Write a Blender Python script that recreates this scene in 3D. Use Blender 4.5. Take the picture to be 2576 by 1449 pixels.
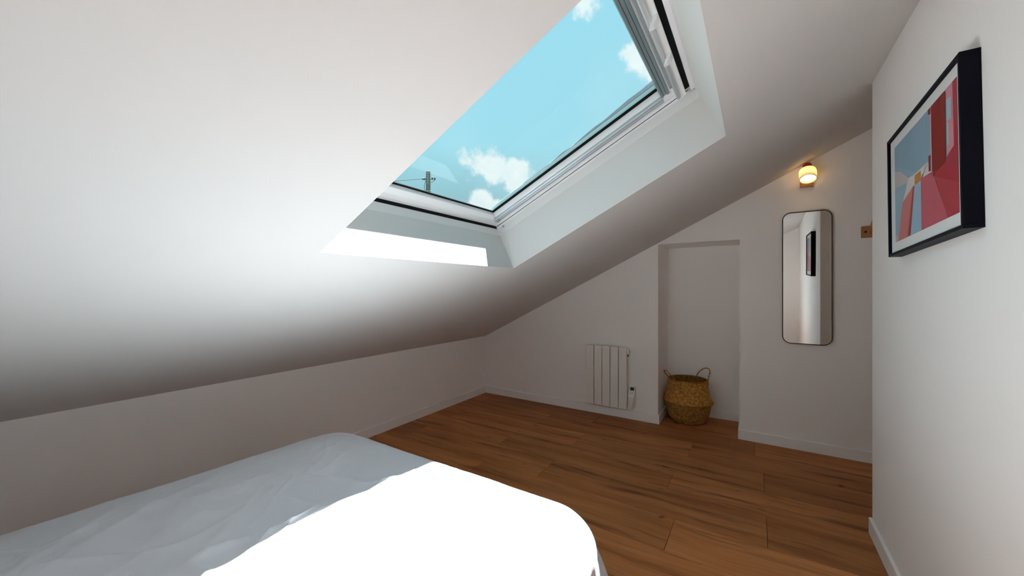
import bpy, bmesh, math, random
from mathutils import Vector, Matrix, noise
random.seed(7)
for o in list(bpy.data.objects): bpy.data.objects.remove(o, do_unlink=True)
SC = bpy.context.scene
COL = SC.collection

# ---------------------------------------------------------------- camera
F_PX, YAW = 955.257, 0.5689
cd = bpy.data.cameras.new('camera'); cam = bpy.data.objects.new('camera', cd); COL.objects.link(cam)
cd.sensor_fit = 'HORIZONTAL'; cd.sensor_width = 36.0; cd.lens = 36.0*F_PX/2576
cd.clip_start = 0.02; cd.clip_end = 300
cam.location = (0, 0, 1.25); cam.rotation_euler = (math.pi/2, 0, YAW)
SC.camera = cam

# ---------------------------------------------------------------- exposure
SC.view_settings.view_transform = 'Standard'
SC.view_settings.look = 'None'
SC.view_settings.exposure = 0.0
SC.view_settings.gamma = 1.0
SC.view_settings.use_curve_mapping = False
SC.cycles.max_bounces = 24; SC.cycles.diffuse_bounces = 16; SC.cycles.transparent_max_bounces = 16

# ---------------------------------------------------------------- sky
SKY_STRENGTH = 1.09
def build_world():
    w = bpy.data.worlds.new('sky'); SC.world = w; w.use_nodes = True
    nt = w.node_tree; nt.nodes.clear(); N = nt.nodes.new; L = nt.links.new
    out = N('ShaderNodeOutputWorld'); bg = N('ShaderNodeBackground'); bg.inputs[1].default_value = SKY_STRENGTH
    L(bg.outputs[0], out.inputs[0])
    tc = N('ShaderNodeTexCoord')
    sep = N('ShaderNodeSeparateXYZ'); L(tc.outputs['Generated'], sep.inputs[0])
    grad = N('ShaderNodeValToRGB'); L(sep.outputs[2], grad.inputs[0])
    e = grad.color_ramp.elements
    e[0].position = 0.0; e[0].color = (.47, .78, .87, 1)
    e[1].position = 1.0; e[1].color = (.32, .68, .84, 1)
    m = e.new(.35); m.color = (.375, .735, .835, 1)
    g = e.new(.0); g.color = (.22, .25, .22, 1); g.position = 0.0
    # soft large variation of the blue
    nz0 = N('ShaderNodeTexNoise'); nz0.inputs['Scale'].default_value = 3.0; nz0.inputs['Detail'].default_value = 5
    L(tc.outputs['Generated'], nz0.inputs['Vector'])
    veil = N('ShaderNodeMapRange'); veil.inputs[1].default_value = .45; veil.inputs[2].default_value = .75
    veil.inputs[3].default_value = 0; veil.inputs[4].default_value = .45; L(nz0.outputs[0], veil.inputs[0])
    mv = N('ShaderNodeMix'); mv.data_type = 'RGBA'
    L(veil.outputs[0], mv.inputs[0]); L(grad.outputs[0], mv.inputs[6]); mv.inputs[7].default_value = (.56, .82, .88, 1)
    # cumulus: fractal noise lifted around a few cloud centres
    nz = N('ShaderNodeTexNoise'); nz.inputs['Scale'].default_value = 11.0; nz.inputs['Detail'].default_value = 9
    nz.inputs['Roughness'].default_value = .62
    L(tc.outputs['Generated'], nz.inputs['Vector'])
    prev = None
    blobs = [((-.606, .733, .324), .075, .36), ((-.585, .752, .317), .085, .42), ((-.551, .781, .306), .095, .48), ((-.510, .812, .288), .095, .52),
             ((-.515, .812, .262), .065, .46), ((-.592, .776, .214), .075, .52), ((-.555, .80, .205), .06, .46),
             ((-.213, .842, .498), .085, .46), ((-.180, .852, .470), .08, .42), ((-.235, .845, .485), .05, .38), ((-.290, .750, .598), .10, .40), ((-.325, .735, .60), .07, .34), ((-.672, .662, .338), .055, .30), ((-.60, .745, .27), .04, .24)]
    for c, r, h in blobs:
        v = Vector(c).normalized()
        d = N('ShaderNodeVectorMath'); d.operation = 'DISTANCE'; L(tc.outputs['Generated'], d.inputs[0]); d.inputs[1].default_value = v
        mr = N('ShaderNodeMapRange'); mr.interpolation_type = 'SMOOTHSTEP'
        mr.inputs[1].default_value = 0; mr.inputs[2].default_value = r; mr.inputs[3].default_value = h; mr.inputs[4].default_value = 0
        L(d.outputs['Value'], mr.inputs[0])
        if prev is None: prev = mr
        else:
            a = N('ShaderNodeMath'); a.operation = 'MAXIMUM'; L(prev.outputs[0], a.inputs[0]); L(mr.outputs[0], a.inputs[1]); prev = a
    add = N('ShaderNodeMath'); add.operation = 'ADD'; L(prev.outputs[0], add.inputs[0]); L(nz.outputs[0], add.inputs[1])
    cl = N('ShaderNodeMapRange'); cl.interpolation_type = 'SMOOTHSTEP'
    cl.inputs[1].default_value = .73; cl.inputs[2].default_value = .89; L(add.outputs[0], cl.inputs[0])
    # inner tone of the clouds
    nz2 = N('ShaderNodeTexNoise'); nz2.inputs['Scale'].default_value = 28; nz2.inputs['Detail'].default_value = 4
    L(tc.outputs['Generated'], nz2.inputs['Vector'])
    cc = N('ShaderNodeMix'); cc.data_type = 'RGBA'; L(nz2.outputs[0], cc.inputs[0])
    cc.inputs[6].default_value = (.74, .87, .87, 1); cc.inputs[7].default_value = (.98, 1.0, .98, 1)
    mc = N('ShaderNodeMix'); mc.data_type = 'RGBA'
    L(cl.outputs[0], mc.inputs[0]); L(mv.outputs[2], mc.inputs[6]); L(cc.outputs[2], mc.inputs[7])
    L(mc.outputs[2], bg.inputs[0])
build_world()

# ---------------------------------------------------------------- sun
SUN_STRENGTH = 44.0
sd = bpy.data.lights.new('sun', 'SUN'); sd.energy = SUN_STRENGTH; sd.angle = math.radians(.53); sd.color = (1.0, .975, .94)
sun = bpy.data.objects.new('sun', sd); COL.objects.link(sun); sun.location = (-2, 8, 16)
sun.rotation_euler = Vector((-.102, .450, 1.067)).to_track_quat('Z', 'Y').to_euler()

# ---------------------------------------------------------------- room measures (metres)
D = 3.669          # far wall
XL = -2.7235       # knee wall
KH, T = .6755, .5002   # knee wall height, roof slope
XR, YE = .502, 2.606   # right wall, its end
YB = -.85          # back wall
XC = 1.75          # corridor end
NX0, NX1, NZ, NY = -.750, -.105, 1.652, D+.47   # niche
TH = math.atan(T); CT, ST = math.cos(TH), math.sin(TH)
def zc(x): return KH+(x-XL)*T
X0 = -1.32; Z0 = zc(X0)
V0, V1, U1 = .78, 2.085, 1.345
def RW(u, v, w): return Vector((X0+u*CT-w*ST, v, Z0+u*ST+w*CT))   # roof coordinates: upslope, along, outward

# ---------------------------------------------------------------- helpers
def new_bm(): return bmesh.new()
def obj(name, bm, mat=None, parent=None, smooth=False, kind=None, label=None, cat=None, group=None, recalc=True):
    if recalc: bmesh.ops.recalc_face_normals(bm, faces=bm.faces[:])
    me = bpy.data.meshes.new(name); bm.to_mesh(me); bm.free()
    return link(name, me, mat, parent, smooth, kind, label, cat, group)
def link(name, me, mat=None, parent=None, smooth=False, kind=None, label=None, cat=None, group=None):
    o = bpy.data.objects.new(name, me); COL.objects.link(o)
    if mat is not None and len(me.materials) == 0: me.materials.append(mat)
    if smooth:
        for p in me.polygons: p.use_smooth = True
    if parent: o.parent = parent
    tag(o, label, cat, group, kind)
    return o
def tag(o, label=None, cat=None, group=None, kind=None):
    if label: o['label'] = label
    if cat: o['category'] = cat
    if group: o['group'] = group
    if kind: o['kind'] = kind
def empty(name, loc=(0, 0, 0), label=None, cat=None, rot=(0, 0, 0), kind=None):
    o = bpy.data.objects.new(name, None); COL.objects.link(o); o.location = loc; o.rotation_euler = rot
    o.empty_display_size = .05; tag(o, label, cat, None, kind); return o
def box(bm, x0, x1, y0, y1, z0, z1, bev=0, seg=1, M=None):
    vs = [bm.verts.new((x, y, z)) for x in (x0, x1) for y in (y0, y1) for z in (z0, z1)]
    idx = [(0, 1, 3, 2), (4, 6, 7, 5), (0, 4, 5, 1), (2, 3, 7, 6), (0, 2, 6, 4), (1, 5, 7, 3)]
    fs = [bm.faces.new([vs[i] for i in f]) for f in idx]
    if bev:
        ed = list({e for f in fs for e in f.edges})
        bmesh.ops.recalc_face_normals(bm, faces=fs)
        r = bmesh.ops.bevel(bm, geom=ed, offset=bev, segments=seg, affect='EDGES', profile=.5)
    if M is not None:
        if bev: vs = list({v for f in r['faces'] for v in f.verts} | {v for v in vs if v.is_valid})
        for v in vs: v.co = M(v.co)
    return bm
def rbox(bm, u0, u1, v0, v1, w0, w1, bev=0, seg=1):
    """box in roof coordinates"""
    return box(bm, u0, u1, v0, v1, w0, w1, bev, seg, M=lambda c: RW(*c))
def prism(bm, pts, axis, a, b):
    """extrude 2D polygon pts along axis ('x','y','z') from a to b"""
    def P(p, t): return (t, p[0], p[1]) if axis == 'x' else ((p[0], t, p[1]) if axis == 'y' else (p[0], p[1], t))
    A = [bm.verts.new(P(p, a)) for p in pts]; B = [bm.verts.new(P(p, b)) for p in pts]
    n = len(pts)
    bm.faces.new(A); bm.faces.new(B[::-1])
    for i in range(n): bm.faces.new((A[i], B[i], B[(i+1) % n], A[(i+1) % n]))
def lathe(bm, prof, n=48, c=(0, 0, 0), cap0=True, cap1=False, M=None):
    rings = []
    for r, z in prof:
        ring = []
        for i in range(n):
            a = 2*math.pi*i/n; co = Vector((c[0]+r*math.cos(a), c[1]+r*math.sin(a), c[2]+z))
            ring.append(bm.verts.new(M @ co if M else co))
        rings.append(ring)
    for A, B in zip(rings, rings[1:]):
        for i in range(n): bm.faces.new((A[i], A[(i+1) % n], B[(i+1) % n], B[i]))
    if cap0: bm.faces.new(rings[0][::-1])
    if cap1: bm.faces.new(rings[-1])
def tube(bm, pts, r, n=10, closed=False):
    pts = [Vector(p) for p in pts]; rings = []; N = len(pts)
    up = Vector((0, 0, 1)); prevn = None
    for i, p in enumerate(pts):
        t = (pts[min(i+1, N-1)]-pts[max(i-1, 0)]).normalized()
        if prevn is None:
            q = up if abs(t.dot(up)) < .9 else Vector((1, 0, 0)); nn = (q-t*q.dot(t)).normalized()
        else: nn = (prevn-t*prevn.dot(t)).normalized()
        prevn = nn; b = t.cross(nn); rr = r(i/(N-1)) if callable(r) else r
        rings.append([bm.verts.new(p+rr*(nn*math.cos(2*math.pi*k/n)+b*math.sin(2*math.pi*k/n))) for k in range(n)])
    for A, B in zip(rings, rings[1:]):
        for k in range(n): bm.faces.new((A[k], A[(k+1) % n], B[(k+1) % n], B[k]))
    bm.faces.new(rings[0][::-1]); bm.faces.new(rings[-1])

# ---------------------------------------------------------------- materials
def mat(name, col, rough=.5, metal=0, spec=.5, bump=None, var=None, coat=0):
    m = bpy.data.materials.new(name); m.use_nodes = True; nt = m.node_tree
    b = nt.nodes['Principled BSDF']; b.inputs['Base Color'].default_value = (*col, 1)
    b.inputs['Roughness'].default_value = rough; b.inputs['Metallic'].default_value = metal
    b.inputs['Specular IOR Level'].default_value = spec; b.inputs['Coat Weight'].default_value = coat
    tc = nt.nodes.new('ShaderNodeTexCoord')
    if var:   # (scale, amount)
        n = nt.nodes.new('ShaderNodeTexNoise'); n.inputs['Scale'].default_value = var[0]; n.inputs['Detail'].default_value = 4
        nt.links.new(tc.outputs['Object'], n.inputs['Vector'])
        mx = nt.nodes.new('ShaderNodeMix'); mx.data_type = 'RGBA'
        mx.inputs[6].default_value = (*[c*(1-var[1]) for c in col], 1); mx.inputs[7].default_value = (*[min(1, c*(1+var[1])) for c in col], 1)
        nt.links.new(n.outputs[0], mx.inputs[0]); nt.links.new(mx.outputs[2], b.inputs['Base Color'])
    if bump:  # (scale, strength, distance)
        n = nt.nodes.new('ShaderNodeTexNoise'); n.inputs['Scale'].default_value = bump[0]; n.inputs['Detail'].default_value = 6
        nt.links.new(tc.outputs['Object'], n.inputs['Vector'])
        bp = nt.nodes.new('ShaderNodeBump'); bp.inputs['Strength'].default_value = bump[1]; bp.inputs['Distance'].default_value = bump[2]
        nt.links.new(n.outputs[0], bp.inputs['Height']); nt.links.new(bp.outputs[0], b.inputs['Normal'])
    return m
def glass_mat(name, tint, ior=1.5, rough=0.0, graze=1.0):
    m = bpy.data.materials.new(name); m.use_nodes = True; nt = m.node_tree; nt.nodes.clear(); N = nt.nodes.new
    out = N('ShaderNodeOutputMaterial'); mix = N('ShaderNodeMixShader'); tr = N('ShaderNodeBsdfTransparent'); gl = N('ShaderNodeBsdfGlossy')
    tr.inputs[0].default_value = (*tint, 1); gl.inputs['Roughness'].default_value = rough
    # Schlick reflectance, the same from both sides of the pane
    def mth(op, a, b=None):
        q = N('ShaderNodeMath'); q.operation = op
        for i, v in enumerate((a, b)):
            if v is None: continue
            if isinstance(v, (int, float)): q.inputs[i].default_value = v
            else: nt.links.new(v, q.inputs[i])
        return q.outputs[0]
    ge = N('ShaderNodeNewGeometry'); dt = N('ShaderNodeVectorMath'); dt.operation = 'DOT_PRODUCT'
    nt.links.new(ge.outputs['Normal'], dt.inputs[0]); nt.links.new(ge.outputs['Incoming'], dt.inputs[1])
    f0 = ((ior-1)/(ior+1))**2
    sch = mth('ADD', mth('MULTIPLY', mth('POWER', mth('SUBTRACT', 1.0, mth('ABSOLUTE', dt.outputs['Value'])), 5.0), graze*(1-f0)), f0)
    nt.links.new(sch, mix.inputs[0]); nt.links.new(tr.outputs[0], mix.inputs[1]); nt.links.new(gl.outputs[0], mix.inputs[2])
    nt.links.new(mix.outputs[0], out.inputs[0]); return m
def emit_mat(name, col, s):
    m = bpy.data.materials.new(name); m.use_nodes = True; nt = m.node_tree; nt.nodes.clear()
    out = nt.nodes.new('ShaderNodeOutputMaterial'); e = nt.nodes.new('ShaderNodeEmission')
    e.inputs[0].default_value = (*col, 1); e.inputs[1].default_value = s; nt.links.new(e.outputs[0], out.inputs[0]); return m
def wood_floor_mat():
    m = bpy.data.materials.new('oak_plank'); m.use_nodes = True; nt = m.node_tree; N = nt.nodes.new; L = nt.links.new
    b = nt.nodes['Principled BSDF']; b.inputs['Roughness'].default_value = .55; b.inputs['Specular IOR Level'].default_value = .22
    tc = N('ShaderNodeTexCoord'); oi = N('ShaderNodeObjectInfo')
    off = N('ShaderNodeVectorMath'); off.operation = 'SCALE'; off.inputs[0].default_value = (37.1, 53.7, 11.3); L(oi.outputs['Random'], off.inputs['Scale'])
    p = N('ShaderNodeVectorMath'); p.operation = 'ADD'; L(tc.outputs['Object'], p.inputs[0]); L(off.outputs[0], p.inputs[1])
    # slow warp so that the grain meanders
    wn = N('ShaderNodeTexNoise'); wn.inputs['Scale'].default_value = 1.7; wn.inputs['Detail'].default_value = 2; L(p.outputs[0], wn.inputs['Vector'])
    ws = N('ShaderNodeVectorMath'); ws.operation = 'MULTIPLY_ADD'; L(wn.outputs['Color'], ws.inputs[0]); ws.inputs[1].default_value = (0, .11, 0); L(p.outputs[0], ws.inputs[2])
    def stretched(sx, sy):
        v = N('ShaderNodeVectorMath'); v.operation = 'MULTIPLY'; L(ws.outputs[0], v.inputs[0]); v.inputs[1].default_value = (sx, sy, 1); return v
    def nzs(sx, sy, det, rough=.55):
        n = N('ShaderNodeTexNoise'); n.inputs['Scale'].default_value = 1; n.inputs['Detail'].default_value = det; n.inputs['Roughness'].default_value = rough
        L(stretched(sx, sy).outputs[0], n.inputs['Vector']); return n
    broad = nzs(.9, 11, 3); fine = nzs(3.5, 95, 5); dark = nzs(1.3, 17, 4, .6); knot = nzs(9, 22, 2)
    r1 = N('ShaderNodeValToRGB'); L(broad.outputs[0], r1.inputs[0]); e = r1.color_ramp.elements
    e[0].position = .32; e[0].color = (.36, .124, .036, 1); e[1].position = .70; e[1].color = (.53, .215, .075, 1)
    def darken(src, facnode, lo, hi, col, amt):
        mr = N('ShaderNodeMapRange'); mr.inputs[1].default_value = lo; mr.inputs[2].default_value = hi; mr.inputs[3].default_value = 0; mr.inputs[4].default_value = amt
        L(facnode.outputs[0], mr.inputs[0]); mx = N('ShaderNodeMix'); mx.data_type = 'RGBA'; L(mr.outputs[0], mx.inputs[0])
        L(src, mx.inputs[6]); mx.inputs[7].default_value = (*col, 1); return mx.outputs[2]
    c = darken(r1.outputs[0], dark, .53, .70, (.085, .032, .013), .78)
    c = darken(c, fine, .52, .72, (.12, .045, .018), .42)
    c = darken(c, knot, .70, .78, (.03, .012, .006), .8)
    # every plank its own shade
    hv = N('ShaderNodeHueSaturation'); L(c, hv.inputs['Color'])
    mr = N('ShaderNodeMapRange'); mr.inputs[3].default_value = .82; mr.inputs[4].default_value = 1.2; L(oi.outputs['Random'], mr.inputs[0]); L(mr.outputs[0], hv.inputs['Value'])
    L(hv.outputs[0], b.inputs['Base Color'])
    bp = N('ShaderNodeBump'); bp.inputs['Strength'].default_value = .12; bp.inputs['Distance'].default_value = .001; L(fine.outputs[0], bp.inputs['Height']); L(bp.outputs[0], b.inputs['Normal'])
    return m

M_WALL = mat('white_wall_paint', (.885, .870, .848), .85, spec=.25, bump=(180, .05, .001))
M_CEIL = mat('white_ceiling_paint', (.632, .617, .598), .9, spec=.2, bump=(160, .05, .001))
M_TRIM = mat('white_trim_paint', (.88, .87, .85), .45, spec=.4)
M_FLOOR = wood_floor_mat()
M_SUB = mat('dark_underlay', (.02, .014, .01), .9)
M_PVC = mat('white_window_frame', (.84, .85, .86), .35)
M_ALU = mat('grey_anodised_aluminium', (.42, .47, .49), .35, .6)
M_ALUL = mat('pale_anodised_aluminium', (.66, .70, .72), .3, .5)
M_BAR = mat('dark_anodised_aluminium', (.23, .29, .31), .4, .4)
M_LIN = mat('white_lining_board', (.70, .695, .685), .6, spec=.3)
M_CLAD = mat('grey_green_cladding', (.36, .46, .46), .5, .2)
M_BLACK = mat('black_rubber', (.004, .004, .005), .6, spec=.08)
M_DARK = mat('dark_slate_roof', (.10, .10, .11), .8, bump=(30, .5, .01))
M_LEAD = mat('mottled_grey_flashing', (.26, .28, .31), .7, .2, var=(60, .35))
M_GLASS = glass_mat('window_glass', (.94, .975, .985), 1.08)
M_PGLASS = glass_mat('picture_glass', (.985, .99, .99), 1.3, graze=.22)
M_MIRROR = mat('mirror_silver', (.88, .89, .88), 0.0, 1.0)
M_BRASS = mat('dark_bronze_frame', (.060, .042, .024), .4, .6)
M_NAVY = mat('black_lacquered_frame', (.003, .003, .008), .5, spec=.10)
M_PAPER = mat('white_mount_card', (.82, .82, .81), .9)
M_RAD = mat('white_enamel', (.80, .78, .735), .4)
M_SCREEN = mat('black_screen', (.012, .013, .015), .2)
M_OAK = mat('oiled_oak', (.40, .18, .065), .5, var=(25, .3))
M_REDC = mat('red_lacquer', (.30, .022, .025), .4)
M_STEEL = mat('grey_steel', (.35, .36, .38), .4, .8)
M_POLE = mat('weathered_pole_concrete', (.12, .12, .145), .9, var=(6, .2))
M_CABLE = mat('dark_cable', (.035, .05, .06), .7)
M_GRASS = mat('outdoor_ground', (.10, .13, .06), 1.0, var=(.6, .4))

# ---------------------------------------------------------------- ceiling slab with skylight opening
def build_ceiling():
    bm = new_bm()
    ua, ub = (XL-.25-X0)/CT, (XC+.15-X0)/CT; va, vb = YB-.15, NY+.15
    W1 = .40
    us = [ua, 0, U1, ub]; vs = [va, V0, V1, vb]
    g = {}
    for k, w in enumerate((0, W1)):
        for i, u in enumerate(us):
            for j, v in enumerate(vs): g[i, j, k] = bm.verts.new(RW(u, v, w))
    for k in (0, 1):
        for i in range(3):
            for j in range(3):
                if (i, j) != (1, 1): bm.faces.new((g[i, j, k], g[i+1, j, k], g[i+1, j+1, k], g[i, j+1, k]))
    def side(a, b): bm.faces.new((g[(*a, 0)], g[(*b, 0)], g[(*b, 1)], g[(*a, 1)]))
    side((1, 1), (2, 1)); side((2, 1), (2, 2)); side((2, 2), (1, 2)); side((1, 2), (1, 1))
    for i in range(3): side((i, 0), (i+1, 0)); side((i, 3), (i+1, 3)); side((0, i), (0, i+1)); side((3, i), (3, i+1))
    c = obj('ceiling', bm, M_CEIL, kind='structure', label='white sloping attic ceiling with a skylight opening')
    bm = new_bm(); e = .012   # slates outside, in four strips round the window
    for (u0, u1, v0, v1) in ((ua, -.03, va, vb), (U1+.03, ub, va, vb), (-.03, U1+.03, va, V0-.03), (-.03, U1+.03, V1+.03, vb)):
        rbox(bm, u0, u1, v0, v1, W1+.001, W1+.02)
    obj('roof_covering', bm, M_DARK, c)
build_ceiling()

# ---------------------------------------------------------------- walls
def build_walls():
    top = .12
    bm = new_bm()     # far wall with niche
    def pr(x0, x1, y0, y1, z0=None):
        z0 = -.02 if z0 is None else z0
        prism(bm, [(x0, z0), (x1, z0), (x1, zc(x1)+top), (x0, zc(x0)+top)], 'y', y0, y1)
    pr(XL-.15, NX0, D, NY); pr(NX1, XC+.1, D, NY); pr(NX0, NX1, D, NY, NZ); pr(XL-.15, XC+.1, NY, NY+.12)
    bmesh.ops.remove_doubles(bm, verts=bm.verts[:], dist=1e-5)
    obj('wall_far', bm, M_WALL, kind='structure', label='white gable wall with a tall recessed niche', recalc=True)
    bm = new_bm(); box(bm, XL-.15, XL, YB, D, -.02, KH+.05)
    obj('wall_left', bm, M_WALL, kind='structure', label='low white knee wall under the sloping ceiling')
    bm = new_bm(); prism(bm, [(XR, -.02), (XC+.1, -.02), (XC+.1, zc(XC+.1)+top), (XR, zc(XR)+top)], 'y', YB, YE)
    obj('wall_right', bm, M_WALL, kind='structure', label='white wall carrying the framed red print')
    bm = new_bm(); prism(bm, [(XL-.15, -.02), (XC+.1, -.02), (XC+.1, zc(XC+.1)+top), (XL-.15, zc(XL-.15)+top)], 'y', YB-.12, YB)
    obj('wall_back', bm, M_WALL, kind='structure', label='white wall behind the head of the bed')
    bm = new_bm(); prism(bm, [(XC, -.02), (XC+.1, -.02), (XC+.1, zc(XC+.1)+top), (XC, zc(XC)+top)], 'y', YE, D)
    obj('wall_corridor', bm, M_WALL, kind='structure', label='white end wall of the side passage')
build_walls()

# ---------------------------------------------------------------- baseboards
BH, BT = .08, .012
def bb_seg(bm, a, b, n):
    """baseboard along a->b (2D), n = direction into room"""
    a, b, n = Vector(a), Vector(b), Vector(n)
    prof = [(0, 0), (BT, 0), (BT, BH-.004), (BT-.004, BH), (0, BH)]
    A = [bm.verts.new((*(a+n*p[0]), p[1])) for p in prof]; B = [bm.verts.new((*(b+n*p[0]), p[1])) for p in prof]
    bm.faces.new(A); bm.faces.new(B[::-1])
    for i in range(5): bm.faces.new((A[i], B[i], B[(i+1) % 5], A[(i+1) % 5]))
def bb(name, a, b, n, label):
    bm = new_bm(); bb_seg(bm, a, b, n); obj(name, bm, M_TRIM, kind='structure', label=label)
bb('baseboard_left', (XL, YB), (XL, D-BT), (1, 0), 'white baseboard along the low knee wall')
bb('baseboard_far_left', (XL, D), (NX0+BT, D), (0, -1), 'white baseboard under the radiator')
bb('baseboard_niche_side', (NX0, D), (NX0, NY-BT), (1, 0), 'white baseboard on the left cheek of the niche')
bb('baseboard_niche_back', (NX0, NY), (NX1, NY), (0, -1), 'white baseboard at the back of the niche')
bb('baseboard_niche_right', (NX1, D), (NX1, NY-BT), (-1, 0), 'white baseboard on the right cheek of the niche')
bb('baseboard_far_right', (NX1-BT, D), (XC, D), (0, -1), 'white baseboard under the tall mirror')
bb('baseboard_right', (XR, YB), (XR, YE+BT), (-1, 0), 'white baseboard below the framed print')
bb('baseboard_right_end', (XR, YE), (XC, YE), (0, 1), 'white baseboard round the end of the right wall')
bb('baseboard_back', (XL+BT, YB), (XR-BT, YB), (0, 1), 'white baseboard along the back wall')

# ---------------------------------------------------------------- floor: underlay + planks
def build_floor():
    bm = new_bm(); box(bm, XL-.1, XC+.1, YB-.1, NY+.1, -.10, -.009)
    fl = obj('floor', bm, M_SUB, kind='structure', label='brown oak plank floor with long boards')
    PW, PL = .291, 1.275
    phase = {5: 0.0, 4: -.42, 3: .05, 2: -.462, 1: .053, 0: -.365, -1: .16, -2: -.55, -3: .02, -4: -.40, -5: .1, -6: -.5, -7: .05, -8: -.3, -9: .1, 6: -.6, 7: .2}
    cache = {}
    for k in range(-10, 8):
        y0, y1 = 1.914+PW*k, 1.914+PW*(k+1)
        y0c, y1c = max(y0, YB), min(y1, NY)
        if y1c-y0c < .01: continue
        if k >= 6: xa, xb = NX0, NX1
        else: xa, xb = XL, XC
        ph = phase.get(k, .0)
        x = ph-PL*6
        while x < xb:
            a, b_ = max(x, xa), min(x+PL, xb)
            x += PL
            if b_-a < .012: continue
            # boards stop at the foot of the right wall block
            parts = [(a, b_, y0c, y1c)]
            if y1c <= YE and b_ > XR:
                parts = [(a, min(b_, XR+.0), y0c, y1c)] if a < XR-.012 else []
            for (pa, pb, qa, qb) in parts:
                lx, ly = round(pb-pa, 4), round(qb-qa, 4)
                if (lx, ly) not in cache:
                    bm = new_bm(); g = .0009
                    box(bm, -lx/2+g, lx/2-g, -ly/2+g, ly/2-g, -.008, 0, .0009)
                    bmesh.ops.recalc_face_normals(bm, faces=bm.faces[:])
                    me = bpy.data.meshes.new('plank'); bm.to_mesh(me); bm.free(); me.materials.append(M_FLOOR); cache[lx, ly] = me
                o = bpy.data.objects.new('plank', cache[lx, ly]); COL.objects.link(o)
                o.location = ((pa+pb)/2, (qa+qb)/2, 0); o.parent = fl
build_floor()

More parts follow.
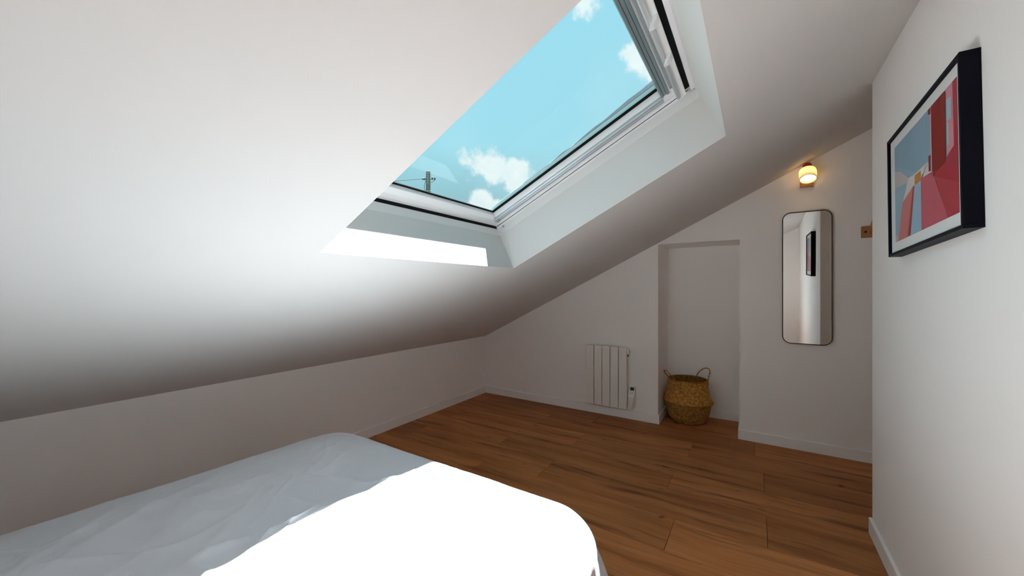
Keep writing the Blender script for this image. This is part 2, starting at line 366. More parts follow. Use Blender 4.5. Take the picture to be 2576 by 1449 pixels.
# ---------------------------------------------------------------- skylight
def build_window():
    win = empty('window_1', RW(U1/2, (V0+V1)/2, .25), label='large roof window in the sloping ceiling with grey blind rails', kind='structure')
    inv = Matrix.Translation(-win.location)
    def part(name, bm, m, parent=None, smooth=False, label=None):
        bmesh.ops.transform(bm, matrix=inv, verts=bm.verts[:])
        return obj(name, bm, m, parent or win, smooth, label=label)
    def ring(bm, u0, u1, v0, v1, w0, w1, d, e=None):
        e = d if e is None else e   # d: width at low/top, e: width at sides
        rbox(bm, u0, u0+d, v0, v1, w0, w1); rbox(bm, u1-d, u1, v0, v1, w0, w1)
        rbox(bm, u0+d, u1-d, v0, v0+e, w0, w1); rbox(bm, u0+d, u1-d, v1-e, v1, w0, w1)
    bm = new_bm(); ring(bm, .0, U1, V0, V1, .245, .296, .002); part('lining', bm, M_LIN)
    bm = new_bm(); ring(bm, .0, U1, V0, V1, .318, .395, .016); frame = part('frame', bm, M_PVC)
    bm = new_bm(); rbox(bm, .0, .003, V0+.003, V1-.003, .296, .318)
    part('gasket', bm, M_BLACK, label='black rubber seal under the sash')
    bm = new_bm(); rbox(bm, .003, U1-.03, V1-.004, V1, .3085, .3115); part('gasket', bm, M_BLACK)
    bm = new_bm(); rbox(bm, .003, U1-.03, V1-.003, V1, .296, .318); rbox(bm, .003, U1-.03, V0, V0+.003, .296, .318); part('lining', bm, M_PVC)
    # sash
    VA, VB = V0+.02, V1-.02
    sash = None
    bm = new_bm()   # bottom rail with sloped inner lip
    pts = [(.012, .322), (.052, .320), (.076, .336), (.078, .3615), (.012, .3615)]
    A = [bm.verts.new(RW(p[0], VA, p[1])) for p in pts]; B = [bm.verts.new(RW(p[0], VB, p[1])) for p in pts]
    bm.faces.new(A); bm.faces.new(B[::-1])
    for i in range(len(pts)): bm.faces.new((A[i], B[i], B[(i+1) % len(pts)], A[(i+1) % len(pts)]))
    part('sash_bottom_rail', bm, M_PVC)
    for s in (0, 1):
        bm = new_bm()
        a, b = (VB-.080, VB) if s else (VA, VA+.080)
        rbox(bm, .078, U1-.05, a, b, .325, .364, .002); part('sash_stile', bm, M_PVC)
        a, b = (VB-.072, VB-.014) if s else (VA+.014, VA+.072)
        bm = new_bm()   # grooved aluminium guide rail of the blind
        rbox(bm, .06, 1.20, a, b, .317, .3255, .0015)
        r1 = part('blind_rail', bm, M_ALU)
        bm = new_bm(); m = a if s else b-.012
        rbox(bm, .06, 1.20, m, m+.012, .312, .3165, .001); rbox(bm, .06, 1.20, (a+b)/2-.004, (a+b)/2+.004, .3135, .3165, .001)
        part('rail_lip', bm, M_ALUL, r1)
        bm = new_bm(); rbox(bm, .052, .075, a+.006, b-.016, .305, .327, .003); part('rail_end_cap', bm, M_ALU, r1)
        a, b = (VB-.104, VB-.080) if s else (VA+.080, VA+.104)
        bm = new_bm(); rbox(bm, .078, 1.24, a, b, .357, .361); part('gasket', bm, M_BLACK)
        a, b = (VB-.085, VB-.01) if s else (VA+.01, VA+.085)
        bm = new_bm(); rbox(bm, .06, U1-.03, a, b, .365, .394, .002); part('outer_cladding', bm, M_CLAD)
    bm = new_bm(); rbox(bm, .078, .090, VA+.08, VB-.08, .357, .361); part('gasket', bm, M_BLACK)
    bm = new_bm(); rbox(bm, .03, .074, VA+.02, VB-.02, .365, .371, .001); part('outer_cladding', bm, M_CLAD)
    bm = new_bm(); rbox(bm, 1.225, U1-.02, VA, VB, .33, .40, .002); part('sash_top_rail', bm, M_PVC)
    # pane
    bm = new_bm(); rbox(bm, .06, 1.25, VA+.06, VB-.06, .3615, .3645); part('pane', bm, M_GLASS)
    # blind pull bar: grooved grey bar
    bm = new_bm(); 
    for (a, b, w0, w1) in ((1.196, 1.207, .304, .345), (1.2075, 1.223, .309, .345), (1.2235, 1.236, .304, .345)):
        rbox(bm, a, b, VA+.05, VB-.085, w0, w1, .0015)
    part('blind_bar', bm, M_BAR, label='grooved grey aluminium blind bar')
    bm = new_bm(); rbox(bm, 1.2365, 1.2435, VA+.05, VB-.085, .300, .33, .001); part('blind_bar_edge', bm, M_ALUL)
    # opening bar (rounded)
    bm = new_bm(); pts = [RW(1.262, v, .282) for v in (VA+.03, (VA+VB)/2, VB-.035)]; tube(bm, pts, .0095, 16)
    ob = part('opening_bar', bm, M_ALUL, smooth=False, label='pale grey opening bar across the window head')
    for p in ob.data.polygons: p.use_smooth = len(p.vertices) == 4
    # ventilation flap with two clips, slot behind it
    bm = new_bm(); rbox(bm, 1.264, 1.300, VA+.02, VB-.005, .287, .33, .004, 2); fl = part('ventilation_flap', bm, M_PVC)
    for vc in (1.40, 1.66, 1.12):
        bm = new_bm()
        prof = [(1.298, .286), (1.285, .270), (1.268, .258), (1.250, .256), (1.262, .268), (1.270, .287)]
        A = [bm.verts.new(RW(p[0], vc-.006+.03*(1.298-p[0])/.05*0, p[1])) for p in prof]; B = [bm.verts.new(RW(p[0], vc+.038-.6*(1.298-p[0]), p[1])) for p in prof]
        bm.faces.new(A); bm.faces.new(B[::-1])
        for i in range(6): bm.faces.new((A[i], B[i], B[(i+1) % 6], A[(i+1) % 6]))
        part('clip', bm, M_PVC, fl)
    bm = new_bm(); rbox(bm, 1.3005, 1.3245, VA+.02, VB-.03, .300, .33, .0); part('vent_slot', bm, M_BLACK, label='black ventilation slot at the window head')
    bm = new_bm(); rbox(bm, 1.302, 1.318, VB-.030, VB-.022, .296, .31, .001); part('slot_end_clip', bm, M_ALUL)
    bm = new_bm(); rbox(bm, 1.3245, U1-.0005, VA-.0, VB+.0, .290, .33, .002); part('head_trim', bm, M_PVC)
    # screws on the lining
    for (u, w) in ((.055, .285), (.018, .262)):
        bm = new_bm()
        Mx = Matrix.Translation(RW(u, V1-.0018, w)) @ Matrix.Rotation(math.pi/2, 4, 'X')
        r = .0075 if w > .27 else .003
        lathe(bm, [(r, 0), (r, .0015), (r*.7, .0028), (r*.2, .0022)], 16, cap0=True, cap1=True, M=Mx); part('screw', bm, M_STEEL)
    # lead flashing bulging up outside along the far stile
    bm = new_bm(); n = 14; A = []
    for i in range(n+1):
        u = .35+(1.0)*i/n; h = .397+.032*(i/n)**1.6+.003*math.sin(i*2.1)
        A.append([bm.verts.new(RW(u, v, w)) for v, w in ((V1-.103, .396), (V1-.100, h), (V1-.01, h+.01), (V1-.01, .396))])
    for a, b in zip(A, A[1:]):
        for k in range(4): bm.faces.new((a[k], a[(k+1) % 4], b[(k+1) % 4], b[k]))
    bm.faces.new(A[0][::-1]); bm.faces.new(A[-1])
    part('flashing', bm, M_LEAD, label='mottled grey flashing strip outside the glass')
build_window()

# ---------------------------------------------------------------- bed
def linen_mat():
    m = mat('white_cotton', (.62, .65, .695), .9, spec=.15)
    nt = m.node_tree; N = nt.nodes.new; L = nt.links.new; b = nt.nodes['Principled BSDF']
    b.inputs['Sheen Weight'].default_value = .15
    tc = N('ShaderNodeTexCoord')
    n1 = N('ShaderNodeTexNoise'); n1.inputs['Scale'].default_value = 14; n1.inputs['Detail'].default_value = 5; n1.inputs['Distortion'].default_value = .6
    mp = N('ShaderNodeMapping'); mp.inputs['Scale'].default_value = (1.0, .35, 1.0); mp.inputs['Rotation'].default_value = (0, 0, .5)
    L(tc.outputs['Object'], mp.inputs[0]); L(mp.outputs[0], n1.inputs['Vector'])
    bp = N('ShaderNodeBump'); bp.inputs['Strength'].default_value = .25; bp.inputs['Distance'].default_value = .012
    L(n1.outputs[0], bp.inputs['Height'])
    L(bp.outputs[0], b.inputs['Normal'])
    return m
M_LINEN = linen_mat()
M_MATT = mat('mattress_ticking', (.75, .75, .73), .9)
BX0, BX1, BY0, BY1 = -2.045, -.425, -.715, 1.345
def build_bed():
    bx, by = (BX0+BX1)/2, (BY0+BY1)/2
    bed = empty('bed', (bx, by, 0), 'low double bed covered by a white duvet, half in sunlight', 'bed')
    def P(bm): bmesh.ops.translate(bm, verts=bm.verts[:], vec=(-bx, -by, 0))
    # duvet
    R = .20; pts = []
    def arc(cx, cy, a0, a1, n):
        for i in range(n):
            a = a0+(a1-a0)*i/n; pts.append((cx+R*math.cos(a), cy+R*math.sin(a), math.cos(a), math.sin(a)))
    def seg(x0, y0, x1, y1, nx, ny, n):
        for i in range(n): pts.append((x0+(x1-x0)*i/n, y0+(y1-y0)*i/n, nx, ny))
    arc(BX1-R, BY1-R, 0, math.pi/2, 60); seg(BX1-R, BY1, BX0+R, BY1, 0, 1, 150)
    arc(BX0+R, BY1-R, math.pi/2, math.pi, 50); seg(BX0, BY1-R, BX0, BY0+R, -1, 0, 150)
    arc(BX0+R, BY0+R, math.pi, 1.5*math.pi, 20); seg(BX0+R, BY0, BX1-R, BY0, 0, -1, 60)
    arc(BX1-R, BY0+R, 1.5*math.pi, 2*math.pi, 20); seg(BX1, BY0+R, BX1, BY1-R, 1, 0, 150)
    n = len(pts); TOP = .455; RR = .115; hw = (BX1-BX0)/2
    ys0, ys1 = BY0+hw, BY1-hw
    NT, NA, ND = 95, 14, 30
    bm = new_bm(); rings = []
    def topz(x, y, e):
        """height field of the duvet; e = distance inside the outer edge"""
        z = TOP+.030*min(1, e/.45)
        k = min(1, max(0, (e-.06)/.34)); k = k*k*(3-2*k)*.94+.06
        d = Vector((x*1.0+y*.25, y*.30-x*.1, 0))
        wx = x+.06*noise.noise(Vector((x*4, y*4, 5.5))); wy = y+.06*noise.noise(Vector((x*4, y*4, 8.5)))
        z += k*.020*noise.noise(Vector((x*2.0+y*.9, y*1.5-.6*x, 3.1)))
        z += k*.016*noise.noise(Vector((wx*2.2-wy*1.3, wy*4.6+wx*1.2, 6.4)))
        r = 1-abs(noise.noise(Vector((wx*3.6+wy*2.6, wy*1.1-wx*.9, 7.7))))*3.2
        z += k*.016*max(0, r)**2
        r = 1-abs(noise.noise(Vector((wx*6.0-wy*3.0, wy*3.0+wx*2.4, 1.7))))*4.0
        z += k*.010*max(0, r)**2
        r = 1-abs(noise.noise(Vector((wx*9+wy*7, wy*3.5-wx*3, 2.7))))*4.5
        z += k*.006*max(0, r)**2
        z += k*.003*noise.noise(Vector((x*16, y*11, .3)))
        return z
    per = 0.0; last = None; arcl = []
    for q in pts:
        if last: per += math.hypot(q[0]-last[0], q[1]-last[1])
        arcl.append(per); last = q
    for j in range(NT+NA+ND+1):
        ring = []
        for i, (ex, ey, nx, ny) in enumerate(pts):
            s_ = arcl[i]
            if j <= NT:      # top
                f = (j/NT)**.8
                ex2, ey2 = ex-nx*RR, ey-ny*RR
                cx, cy = bx, min(max(ey2, ys0), ys1)
                x, y = cx+(ex2-cx)*f, cy+(ey2-cy)*f
                e = RR+math.hypot(ex2-x, ey2-y)
                z = topz(x, y, e)
            else:
                ztop = topz(ex-nx*RR, ey-ny*RR, RR)
                fold = noise.noise(Vector((s_*5.0, 0, 4.2)))*.7+noise.noise(Vector((s_*11.0, 0, 9.2)))*.5
                corner = min(1, abs(nx*ny)*2.2)
                if j <= NT+NA:
                    a = (j-NT)/NA*math.pi/2; t = (j-NT)/NA
                    x, y = ex-nx*RR*(1-math.sin(a)), ey-ny*RR*(1-math.sin(a)); z = ztop-RR*(1-math.cos(a))
                    amp = (.006+.010*corner)*t*t
                else:
                    t = (j-NT-NA)/ND; zz = ztop-RR
                    z = zz+( .055-zz)*t
                    fl = .025*t+.075*corner*t**.8
                    x, y = ex+nx*fl, ey+ny*fl; amp = .006+.010*corner+(.014+.016*corner)*t
                x += nx*fold*amp; y += ny*fold*amp
            if x < bx: x -= .075*min(1.5, max(0, (1.25-y)/1.2))*(bx-x)/hw
            ring.append(bm.verts.new((x, y, z)))
        rings.append(ring)
    for A, B in zip(rings, rings[1:]):
        for i in range(n): bm.faces.new((A[i], B[i], B[(i+1) % n], A[(i+1) % n]))
    bmesh.ops.remove_doubles(bm, verts=bm.verts[:], dist=1e-4)
    P(bm)
    dv = obj('duvet', bm, M_LINEN, bed, True)
    # mattress, base and feet under the cover
    bm = new_bm(); box(bm, BX0+.16, BX1-.16, BY0+.03, BY1-.16, .22, .415, .05, 4); P(bm); obj('mattress', bm, M_MATT, bed, True)
    bm = new_bm(); box(bm, BX0+.17, BX1-.17, BY0+.04, BY1-.17, .10, .22, .01, 2); P(bm); obj('bed_base', bm, M_MATT, bed)
    for sx in (BX0+.25, BX1-.25):
        for sy in (BY0+.12, BY1-.25):
            bm = new_bm(); lathe(bm, [(.022, 0), (.03, .10)], 16, (sx, sy, 0), True, True); P(bm); obj('leg', bm, M_OAK, bed)
build_bed()

# ---------------------------------------------------------------- radiator
def build_radiator():
    x0, x1, z0, z1 = -1.416, -1.012, .108, .687; yf = D-.085
    rad = empty('radiator', ((x0+x1)/2, D, z0), 'white electric radiator with five flat columns on the gable wall', 'radiator')
    off = Vector(rad.location)
    def part(name, bm, m=M_RAD, parent=None, label=None):
        bmesh.ops.translate(bm, verts=bm.verts[:], vec=-off); return obj(name, bm, m, parent or rad, label=label)
    w = (x1-x0)/5
    for i in range(5):
        a = x0+i*w
        bm = new_bm(); box(bm, a+.003, a+w-.003, yf, yf+.014, z0, z1, .0025, 2)
        # web and back fin of the extruded column
        box(bm, a+w/2-.004, a+w/2+.004, yf+.012, yf+.062, z0+.012, z1-.01)
        box(bm, a+.006, a+w-.006, yf+.056, yf+.062, z0+.014, z1-.006)
        col = part('column', bm)
        bm = new_bm(); prism(bm, [(a+.012, yf+.018), (a+w-.012, yf+.018), (a+w-.018, yf+.056), (a+.018, yf+.056)], 'z', z1-.012, z1-.004); part('column_cap', bm, M_RAD, col)
    bm = new_bm(); box(bm, x0+.02, x1-.004, yf+.026, yf+.046, z1-.075, z1-.03, .004); part('header_tube', bm)
    bm = new_bm(); box(bm, x0+.02, x1-.004, yf+.026, yf+.046, z0+.03, z0+.075, .004); part('header_tube', bm)
    Mx = Matrix.Translation((x1-.006, yf+.036, z1-.042)) @ Matrix.Rotation(math.pi/2, 4, 'Y')
    bm = new_bm(); lathe(bm, [(.024, 0), (.024, .012), (.020, .018), (.008, .019)], 24, cap0=True, cap1=True, M=Mx); part('end_cap', bm)
    bm = new_bm(); box(bm, x1-.004, x1+.003, yf+.030, yf+.044, z1-.085, z1-.072, .001); part('end_screw', bm, M_BLACK)
    for x in (x0+.06, x1-.06):
        bm = new_bm(); box(bm, x-.015, x+.015, yf+.060, D, z0+.08, z1-.08, .002); part('wall_bracket', bm)
    # thermostat box
    bx0, bx1 = x1+.006, x1+.066; zt, zb = .322, .113
    bm = new_bm()
    prof = [(yf+.012, zb), (yf+.010, zb+.122), (yf+.052, zt), (D-.012, zt-.004), (D-.012, zb+.02), (D-.03, zb)]
    def taper(y, z): return bx1-.030*max(0, (zb+.13-z)/.13) if y < D-.03 else bx1-.016*max(0, (zb+.13-z)/.13)
    A = [bm.verts.new((bx0, y, z)) for y, z in prof]; B = [bm.verts.new((taper(y, z), y, z)) for y, z in prof]
    bm.faces.new(A); bm.faces.new(B[::-1])
    for i in range(6): bm.faces.new((A[i], B[i], B[(i+1) % 6], A[(i+1) % 6]))
    bmesh.ops.recalc_face_normals(bm, faces=bm.faces[:])
    bmesh.ops.bevel(bm, geom=bm.edges[:], offset=.003, segments=2, affect='EDGES')
    tb = part('thermostat_box', bm, label='white sloped thermostat with a black display')
    p0, p1 = Vector((0, yf+.010, zb+.122)), Vector((0, yf+.052, zt)); dirn = (p1-p0).normalized(); nr = Vector((0, -dirn.z, dirn.y))
    def plate(name, xa, xb, s0, s1, m, h=.0012):
        bm = new_bm(); vs = []
        for hh in (-.002, h):
            for (x, s) in ((xa, s0), (xb, s0), (xb, s1), (xa, s1)):
                q = p0+dirn*s+nr*hh; vs.append(bm.verts.new((x, q.y, q.z)))
        for f in ((0, 1, 2, 3), (4, 5, 6, 7), (0, 1, 5, 4), (1, 2, 6, 5), (2, 3, 7, 6), (3, 0, 4, 7)): bm.faces.new([vs[i] for i in f])
        part(name, bm, m, tb)
    plate('display', bx0+.014, bx1-.010, .056, .084, M_SCREEN)
    for (i, j) in ((0, 0), (1, 0), (0, 1), (1, 1)):
        plate('button', bx0+.018+.016*i, bx0+.028+.016*i, .018+.016*j, .026+.016*j, M_STEEL)
build_radiator()

# ---------------------------------------------------------------- mirror
def rrect(w, h, r, n=14):
    p = []
    for cx, cz, a0 in ((w/2-r, h/2-r, 0), (-w/2+r, h/2-r, 90), (-w/2+r, -h/2+r, 180), (w/2-r, -h/2+r, 270)):
        for i in range(n+1):
            a = math.radians(a0+90*i/n); p.append((cx+r*math.cos(a), cz+r*math.sin(a)))
    return p
def build_mirror():
    W_, H_ = .304, 1.016
    mr = empty('wall_mirror', (.333, D-.014, 1.327), 'tall mirror with rounded corners and a thin dark frame below the wall lamp', 'mirror', rot=(0, 0, MIRROR_ROT))
    o = rrect(W_, H_, .056); i = rrect(W_-.012, H_-.012, .050)
    bm = new_bm(); n = len(o)
    rs = [[bm.verts.new((x, y, z)) for x, z in pl] for pl, y in ((o, .012), (o, -.012), (i, -.012), (i, .012))]
    for A, B in zip(rs, rs[1:]+rs[:1]):
        for k in range(n): bm.faces.new((A[k], A[(k+1) % n], B[(k+1) % n], B[k]))
    obj('mirror_frame', bm, M_BRASS, mr)
    bm = new_bm(); prism(bm, [(x*1.002, z*1.002) for x, z in i], 'y', -.007, -.003); obj('mirror_glass', bm, M_MIRROR, mr)
    bm = new_bm(); prism(bm, [(x*.998, z*.998) for x, z in i], 'y', -.0025, .011); obj('backing_board', bm, M_BLACK, mr)
MIRROR_ROT = math.radians(-.82)
build_mirror()

# ---------------------------------------------------------------- wall lamp
def shade_mat():
    m = bpy.data.materials.new('cream_opal_glass'); m.use_nodes = True; nt = m.node_tree; nt.nodes.clear(); N = nt.nodes.new
    out = N('ShaderNodeOutputMaterial'); a = N('ShaderNodeBsdfDiffuse'); t = N('ShaderNodeBsdfTranslucent'); x = N('ShaderNodeMixShader')
    a.inputs[0].default_value = (.88, .85, .76, 1); t.inputs[0].default_value = (.90, .83, .66, 1); x.inputs[0].default_value = .5
    nt.links.new(a.outputs[0], x.inputs[1]); nt.links.new(t.outputs[0], x.inputs[2]); nt.links.new(x.outputs[0], out.inputs[0]); return m
def build_lamp():
    lamp = empty('wall_lamp', (.333, D, 2.07), 'lit wall lamp with cream glass shade and red cap above the mirror', 'lamp')
    off = Vector(lamp.location)
    def part(name, bm, m, parent=None, smooth=False, label=None):
        bmesh.ops.translate(bm, verts=bm.verts[:], vec=-off); return obj(name, bm, m, parent or lamp, smooth, label=label)
    bm = new_bm(); box(bm, .293, .374, D-.020, D, 2.020, 2.105, .002); part('back_plate', bm, M_OAK)
    c = Vector((.333, D-.092, 2.098))
    Mx = Matrix.Translation(c) @ Matrix.Rotation(math.radians(-27), 4, 'X') 
    bm = new_bm(); tube(bm, [Vector((.333, D-.018, 2.085)), Vector((.333, D-.04, 2.13)), Mx @ Vector((0, 0, .060))], .008, 12); part('arm', bm, M_REDC, smooth=True)
    outer = [(.020, .048), (.040, .046), (.050, .038), (.0535, .025), (.0535, -.01), (.0515, -.046)]
    inner = [(.0490, -.046), (.0510, -.01), (.0510, .024), (.048, .034), (.039, .042), (.020, .0445)]
    bm = new_bm(); lathe(bm, outer+inner, 48, cap0=False, M=Mx); 
    part('lamp_shade', bm, shade_mat(), smooth=True, label='cream glass shade')
    bm = new_bm(); lathe(bm, [(.0518, -.0475), (.0530, -.0465), (.0530, -.0445), (.0518, -.044)], 48, cap0=False, M=Mx); part('shade_rim', bm, M_STEEL)
    bm = new_bm(); lathe(bm, [(.0275, .0465), (.0290, .082), (.027, .091), (.020, .094)], 32, cap0=True, cap1=True, M=Mx); part('cap', bm, M_REDC, smooth=False, label='red cap')
    bm = new_bm(); lathe(bm, [(.012, .036), (.016, .020), (.025, .0), (.026, -.010), (.021, -.022), (.010, -.029), (.001, -.030)], 24, cap0=True, cap1=True, M=Mx)
    part('bulb', bm, emit_mat('warm_bulb', (1.0, .71, .35), LAMP), smooth=True)
LAMP = 22.0
build_lamp()

# ---------------------------------------------------------------- coat hook
def build_hook():
    hk = empty('coat_hook', (.70, D, 1.65), 'wooden coat hook half hidden by the end of the right wall', 'hook')
    off = Vector(hk.location)
    def part(name, bm, m, parent=None):
        bmesh.ops.translate(bm, verts=bm.verts[:], vec=-off); return obj(name, bm, m, parent or hk)
    bm = new_bm(); box(bm, .645, .780, D-.018, D, 1.610, 1.692, .002); part('hook_plate', bm, M_OAK)
    bm = new_bm()
    A = [(.690, 1.628), (.738, 1.628), (.738, 1.690), (.690, 1.690)]; B = [(.695, 1.668), (.733, 1.668), (.733, 1.742), (.695, 1.742)]
    va = [bm.verts.new((x, D-.017, z)) for x, z in A]; vb = [bm.verts.new((x, D-.062, z)) for x, z in B]
    bm.faces.new(va); bm.faces.new(vb[::-1])
    for i in range(4): bm.faces.new((va[i], vb[i], vb[(i+1) % 4], va[(i+1) % 4]))
    bmesh.ops.recalc_face_normals(bm, faces=bm.faces[:]); bmesh.ops.bevel(bm, geom=bm.edges[:], offset=.003, segments=2, affect='EDGES')
    part('peg', bm, M_OAK)
    for x in (.668, .757):
        bm = new_bm(); Mx = Matrix.Translation((x, D-.018, 1.651)) @ Matrix.Rotation(math.pi/2, 4, 'X')
        lathe(bm, [(.0065, -.001), (.0065, .001), (.004, .0022), (.001, .001)], 16, cap0=True, cap1=True, M=Mx); part('screw', bm, M_BLACK)
build_hook()

# ---------------------------------------------------------------- framed print
def build_picture():
    W_, H_, DP = .662, .478, .040
    yc, zcn = 1.826, 1.6305
    pic = empty('framed_print', (XR, yc, zcn), 'black framed print of red and blue geometric architecture on the right wall', 'picture')
    tilt = math.radians(2.7)
    # local: s along -Y (far -> near), h up, d out of the wall (-X)
    def Lc(s, h, d):
        y, z = -(s*math.cos(tilt)-h*math.sin(tilt)*-1*-1), s*math.sin(tilt)+h*math.cos(tilt)
        y = -(s*math.cos(tilt)-h*math.sin(tilt)); return Vector((-d, y, z))
    def lbox(bm, s0, s1, h0, h1, d0, d1, bev=0): box(bm, s0, s1, h0, h1, d0, d1, bev, 1, M=lambda c: Lc(*c))
    fw = .011
    for nm, a in (('frame_bar', (-W_/2, W_/2, H_/2-fw, H_/2)), ('frame_bar', (-W_/2, W_/2, -H_/2, -H_/2+fw)),
                  ('frame_bar', (-W_/2, -W_/2+fw, -H_/2+fw, H_/2-fw)), ('frame_bar', (W_/2-fw, W_/2, -H_/2+fw, H_/2-fw))):
        bm = new_bm(); lbox(bm, *a, 0, DP, .0008); obj(nm, bm, M_NAVY, pic)
    bm = new_bm(); lbox(bm, -W_/2+fw-.002, W_/2-fw+.002, -H_/2+fw-.002, H_/2-fw+.002, .004, .031); obj('mount', bm, M_PAPER, pic, label='white mount card')
    bm = new_bm(); lbox(bm, -W_/2+fw, W_/2-fw, -H_/2+fw, H_/2-fw, .0335, .0355); obj('glazing', bm, M_PGLASS, pic, label='picture glass')
    cols = {'sky': (.26, .41, .52), 'sky_haze': (.52, .46, .47), 'red': (.27, .012, .010), 'wine': (.17, .018, .03), 'pink_pale': (.72, .42, .44), 'pink': (.66, .27, .31),
            'crimson': (.40, .03, .055), 'window_blue': (.36, .54, .64), 'scarlet': (.42, .025, .04), 'rose': (.52, .085, .12), 'plaster': (.68, .63, .60),
            'orange': (.62, .23, .04), 'band_blue': (.30, .46, .58), 'salmon': (.58, .17, .17), 'brick': (.34, .04, .033)}
    mats = {}
    def print_mat(n, c):
        m = mat('print_'+n, c, .7, spec=.2, var=(9, .06)); return m
    me_b = new_bm(); order = list(cols)
    def poly(name, pts, lay):
        vs = [me_b.verts.new(Lc((p[0]-.5)*W_, (.5-p[1])*H_, .0312+lay*.00012)) for p in pts]
        f = me_b.faces.new(vs); f.material_index = order.index(name)
    S0, S1, Q0, Q1 = .092, .936, .100, .893
    poly('sky', [(S0, Q0), (S1, Q0), (S1, Q1), (S0, Q1)], 0)
    poly('sky_haze', [(S0, .30), (.20, .345), (.33, .45), (.23, .60), (.15, Q1), (S0, Q1)], 1)
    poly('sky', [(S0, .44), (.30, .475), (.23, .60), (.16, .85), (S0, .85)], 2)
    poly('plaster', [(.329, .45), (.424, .457), (.613, .451), (.63, .523), (.662, .539), (.514, .526), (.513, .545), (.400, .539), (.23, .603)], 3)
    poly('pink', [(.820, Q0), (S1, Q0), (S1, .53), (.825, .552)], 3)
    poly('crimson', [(.892, Q0), (S1, Q0), (S1, .53), (.896, .528)], 4)
    poly('window_blue', [(.828, .168), (.874, .178), (.873, .308), (.829, .302)], 4)
    poly('window_blue', [(.826, .312), (.848, .316), (.846, .454), (.825, .452)], 4)
    poly('scarlet', [(.662, .539), (.718, .561), (.818, .545), (.86, .50), (S1, .47), (S1, Q1), (.824, Q1)], 5)
    poly('rose', [(.514, .526), (.668, .541), (.824, Q1), (.512, Q1)], 5)
    poly('crimson', [(.76, .555), (.86, .50), (S1, .575), (S1, .62)], 6)
    poly('pink_pale', [(.645, .105), (.660, .103), (.664, .539), (.645, .532)], 6)
    poly('red', [(.659, Q0+.002), (.818, Q0+.002), (.818, .545), (.718, .561), (.660, .538)], 7)
    poly('wine', [(.806, .11), (.826, .112), (.826, .132), (.818, .545), (.812, .545)], 8)
    poly('wine', [(.621, Q0+.003), (.655, Q0+.003), (.654, .149), (.624, .140)], 7)
    poly('wine', [(.618, .416), (.649, .422), (.646, .529), (.619, .523)], 7)
    poly('salmon', [(.23, .603), (.40, .539), (.304, Q1), (.14, Q1)], 5)
    poly('brick', [(.40, .539), (.424, .539), (.353, Q1), (.304, Q1)], 6)
    poly('band_blue', [(.424, .539), (.513, .54), (.512, Q1), (.353, Q1)], 6)
    poly('orange', [(.429, .471), (.516, .472), (.513, .54), (.427, .54)], 7)
    bmesh.ops.triangulate(me_b, faces=me_b.faces[:])
    me = bpy.data.meshes.new('print'); 
    for n in order: me.materials.append(print_mat(n, cols[n]))
    me_b.normal_update(); me_b.to_mesh(me); me_b.free()
    link('print', me, None, pic, label='flat red, pink and blue print')
build_picture()

# ---------------------------------------------------------------- basket
def basket_mat(name, dark):
    m = bpy.data.materials.new(name); m.use_nodes = True; nt = m.node_tree; N = nt.nodes.new; L = nt.links.new
    b = nt.nodes['Principled BSDF']; b.inputs['Roughness'].default_value = .6; b.inputs['Specular IOR Level'].default_value = .35
    tc = N('ShaderNodeTexCoord'); n = N('ShaderNodeTexNoise'); n.inputs['Scale'].default_value = 45; n.inputs['Detail'].default_value = 5; L(tc.outputs['Object'], n.inputs['Vector'])
    r = N('ShaderNodeValToRGB'); L(n.outputs[0], r.inputs[0]); e = r.color_ramp.elements
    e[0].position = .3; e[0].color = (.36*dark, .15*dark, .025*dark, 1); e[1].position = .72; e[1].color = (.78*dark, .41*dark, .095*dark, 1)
    at = N('ShaderNodeAttribute'); at.attribute_name = 'strand'
    ad = N('ShaderNodeMath'); ad.operation = 'MULTIPLY_ADD'; L(at.outputs['Fac'], ad.inputs[0]); ad.inputs[1].default_value = .26; ad.inputs[2].default_value = -.15
    sm = N('ShaderNodeMath'); sm.operation = 'ADD'; L(n.outputs[0], sm.inputs[0]); L(ad.outputs[0], sm.inputs[1]); L(sm.outputs[0], r.inputs[0])
    L(r.outputs[0], b.inputs['Base Color']); return m
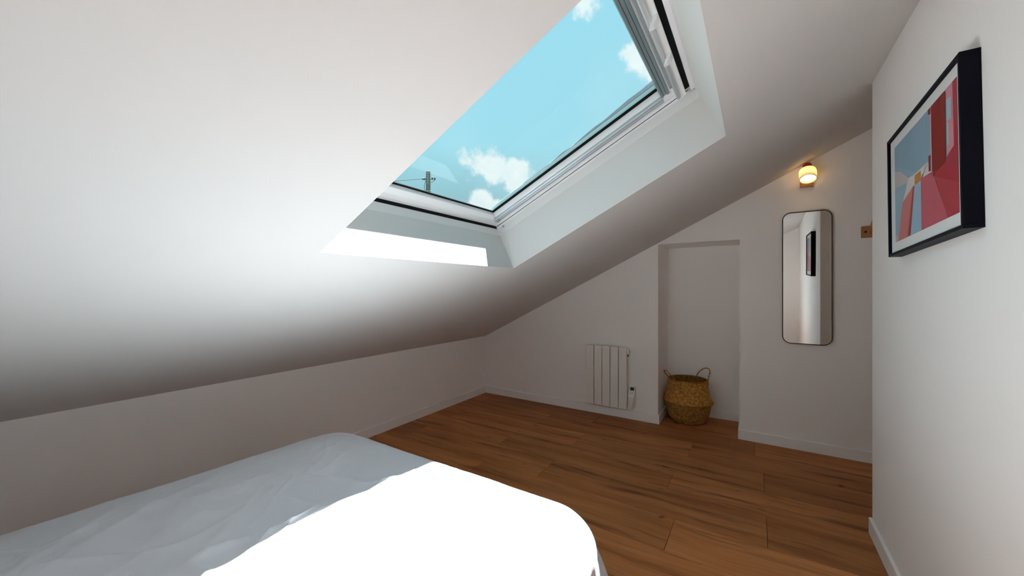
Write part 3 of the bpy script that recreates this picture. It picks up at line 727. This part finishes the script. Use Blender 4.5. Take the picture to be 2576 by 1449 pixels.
def build_basket():
    cx, cy = -.532, 3.905
    bk = empty('belly_basket', (cx, cy, 0), 'woven seagrass belly basket with two loop handles standing in the niche', 'basket', rot=(0, 0, 0))
    key = [(.0, .004), (.10, .002), (.140, .010), (.166, .045), (.184, .095), (.192, .150), (.196, .176), (.2085, .188), (.211, .198), (.203, .210), (.190, .245), (.178, .295), (.169, .345), (.164, .385), (.163, .395)]
    # resample profile
    L_ = [0]
    for a, b in zip(key, key[1:]): L_.append(L_[-1]+math.dist(a, b))
    NP = 400; prof = []
    for i in range(NP+1):
        t = L_[-1]*i/NP
        k = max(j for j in range(len(L_)) if L_[j] <= t+1e-9); k = min(k, len(key)-2)
        f = (t-L_[k])/(L_[k+1]-L_[k]); prof.append((key[k][0]+(key[k+1][0]-key[k][0])*f, key[k][1]+(key[k+1][1]-key[k][1])*f, t))
    # smooth it a little
    for _ in range(2): prof = [prof[0]]+[((a[0]+2*b[0]+c[0])/4, (a[1]+2*b[1]+c[1])/4, b[2]) for a, b, c in zip(prof, prof[1:], prof[2:])]+[prof[-1]]
    def squash(a, z):  # the belly leans a little
        return 1+.012*math.sin(2*a+.7)
    NA_ = 576; rows = .0115; ncol = 72
    def build(ps, inside, name, m):
        bm = new_bm(); rings = []; tl = bm.verts.layers.float.new('strand')
        for (r, z, t) in ps:
            ring = []
            for i in range(NA_):
                a = 2*math.pi*i/NA_; row = t/rows; ri = math.floor(row); fr = row-ri
                col = (a/(2*math.pi))*ncol+.5*(ri % 2)+.25*((ri//2) % 2)
                fc = col-math.floor(col)
                # slanted strands, direction alternating per row: herringbone
                sl = fc+(fr-.5)*(.7 if ri % 2 else -.7)
                hgt = .0052*(abs(math.sin(math.pi*sl))**.8)*(math.sin(math.pi*min(1, max(0, fr)))**.6)
                rr = (r+(-.007 if inside else hgt-.004))*squash(a, z)
                vv = bm.verts.new((rr*math.cos(a), rr*math.sin(a), z)); vv[tl] = hash((ri, math.floor(sl+math.floor(col)))) % 97/97
                ring.append(vv)
            rings.append(ring)
        for A, B in zip(rings, rings[1:]):
            for i in range(NA_): bm.faces.new((A[i], A[(i+1) % NA_], B[(i+1) % NA_], B[i]))
        if not inside: bm.faces.new(rings[0][::-1])
        return obj(name, bm, m, bk, True)
    bot = [p for p in prof if p[0] > .09]
    iz = min(range(len(bot)), key=lambda i: abs(bot[i][1]-.190))
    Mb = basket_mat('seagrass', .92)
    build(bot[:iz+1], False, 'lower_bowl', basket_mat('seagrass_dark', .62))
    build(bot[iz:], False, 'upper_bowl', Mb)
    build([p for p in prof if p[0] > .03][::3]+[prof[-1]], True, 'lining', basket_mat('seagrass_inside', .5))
    # braided rims
    def braid(r, z, rad, nm, m):
        for ph in (0, math.pi):
            pass
        bm = new_bm(); N = 300
        rings = []
        for i in range(N):
            a = 2*math.pi*i/N; c = Vector((r*squash(a, z)*math.cos(a), r*squash(a, z)*math.sin(a), z)); er = Vector((math.cos(a), math.sin(a), 0))
            q = rad*(1+.28*math.sin(a*52)); rings.append([bm.verts.new(c+q*(er*math.cos(k*math.pi/4+a*26)+Vector((0, 0, 1))*math.sin(k*math.pi/4+a*26))) for k in range(8)])
        for i in range(N):
            A, B = rings[i], rings[(i+1) % N]; sh = 4 if i == N-1 and False else 0
            for k in range(8): bm.faces.new((A[k], A[(k+1) % 8], B[(k+1+sh) % 8], B[(k+sh) % 8]))
        obj(nm, bm, m, bk, True)
    braid(.162, .394, .0055, 'rim', Mb); braid(.2095, .194, .0050, 'belly_fold', Mb)
    # loop handles: twisted rope
    def handle(pts):
        P_ = [Vector(p) for p in pts]; cur = []
        for i in range(len(P_)-1):
            p0, p1, p2, p3 = P_[max(i-1, 0)], P_[i], P_[i+1], P_[min(i+2, len(P_)-1)]
            for k in range(14):
                t = k/14; cur.append(.5*((2*p1)+(p2-p0)*t+(2*p0-5*p1+4*p2-p3)*t*t+(3*p1-p0-3*p2+p3)*t**3))
        cur.append(P_[-1])
        bm = new_bm(); tube(bm, cur, lambda t: .0052*(1+.22*math.sin(t*95)), 8); obj('handle', bm, Mb, bk, True)
    def rim(a, z, k=1.0): return (.166*k*math.cos(a), .166*k*math.sin(a), z)
    handle([rim(math.radians(188), .335, 1.03), rim(math.radians(190), .395), (-.192, -.050, .438), (-.196, -.072, .464), (-.165, -.100, .462), (-.115, -.140, .428), (-.070, -.166, .385), rim(math.radians(255), .330, 1.06)])
    handle([rim(math.radians(72), .335, 1.03), rim(math.radians(70), .395), (.075, .165, .435), (.115, .160, .475), (.158, .130, .488), (.178, .095, .462), (.166, .06, .405), rim(math.radians(16), .335, 1.03)])
build_basket()

# ---------------------------------------------------------------- outdoors: pole, cable, ground
def build_outside():
    bm = new_bm(); box(bm, -60, 60, -60, 60, -5.4, -5.0); obj('ground', bm, M_GRASS, kind='structure', label='green ground far below the roof window')
    PX, PY, PT = -13.02, 13.0, 6.865
    po = empty('utility_pole', (PX, PY, -5.0), 'grey utility pole with pointed top seen through the roof window', 'pole', rot=(0, 0, math.radians(45)))
    def part(name, bm, m, parent=None, smooth=False): return obj(name, bm, m, parent or po, smooth)
    h = PT+5.0
    bm = new_bm()
    secs = [(0, .20), (h-1.6, .118), (h-.12, .098), (h, .012)]
    rs = [[bm.verts.new((r*sx, r*.8*sy, z)) for sx, sy in ((1, 1), (-1, 1), (-1, -1), (1, -1))] for z, r in secs]
    for A, B in zip(rs, rs[1:]):
        for k in range(4): bm.faces.new((A[k], A[(k+1) % 4], B[(k+1) % 4], B[k]))
    bm.faces.new(rs[0]); bm.faces.new(rs[-1])
    shaft = part('shaft', bm, M_POLE)
    for i in range(5):
        bm = new_bm(); Mx = Matrix.Translation((-.02, -.081, h-.22-.11*i)) @ Matrix.Rotation(math.pi/2, 4, 'X')
        lathe(bm, [(.018, -.004), (.018, .004)], 10, cap0=True, cap1=True, M=Mx); part('bolt_hole', bm, M_PAPER, shaft)
    for z, hh in ((h-1.02, .04), (h-1.18, .07)):
        bm = new_bm(); box(bm, -.128, .128, -.108, .108, z-hh, z, .004); part('band', bm, M_STEEL)
    z = h-.47
    bm = new_bm(); tube(bm, [(-.10, 0, z), (-.30, 0, z)], .018, 8); part('dead_end_clamp', bm, M_CABLE)
    bm = new_bm(); lathe(bm, [(.02, -.08), (.045, -.08), (.045, .08), (.02, .08)], 12, M=Matrix.Translation((-.20, 0, z)) @ Matrix.Rotation(math.pi/2, 4, 'Y'), cap1=True); part('insulator', bm, M_CABLE)
    bm = new_bm(); tube(bm, [(.09, 0, z), (.34, 0, z)], .014, 8); part('crossarm', bm, M_CABLE)
    for x in (.19, .31):
        bm = new_bm(); lathe(bm, [(.02, -.05), (.045, -.03), (.03, .0), (.045, .03), (.045, .06), (.015, .09)], 12, (x, 0, z+.03), True, True); part('insulator', bm, M_CABLE)
    bm = new_bm(); tube(bm, [(.09, -.05, z-.14), (.16, -.05, z-.16), (.24, -.03, z-.10), (.30, 0, z)], .010, 6); part('jumper_wire', bm, M_CABLE)
    bm = new_bm(); tube(bm, [(-.10, -.06, z-.05), (-.17, -.08, z-.3), (-.17, -.09, z-.6), (-.13, -.1, z-.75), (-.12, -.1, z-2)], .010, 6); part('down_wire', bm, M_CABLE)
    # service cable running off to the left
    a = Vector((PX, PY, PT-.47)); dr = Vector((-math.cos(math.radians(45)), -math.sin(math.radians(45)), 0)); a = a+dr*.32
    pts = [a+dr*s+Vector((0, 0, -.155*s+.0052*s*s)) for s in [i*.5 for i in range(0, 45)]]
    bm = new_bm(); c0 = a.copy(); tube(bm, [p-c0 for p in pts], .013, 6)
    o = obj('overhead_cable', bm, M_CABLE, label='thin dark cable sagging away from the utility pole', cat='cable'); o.location = c0
build_outside()
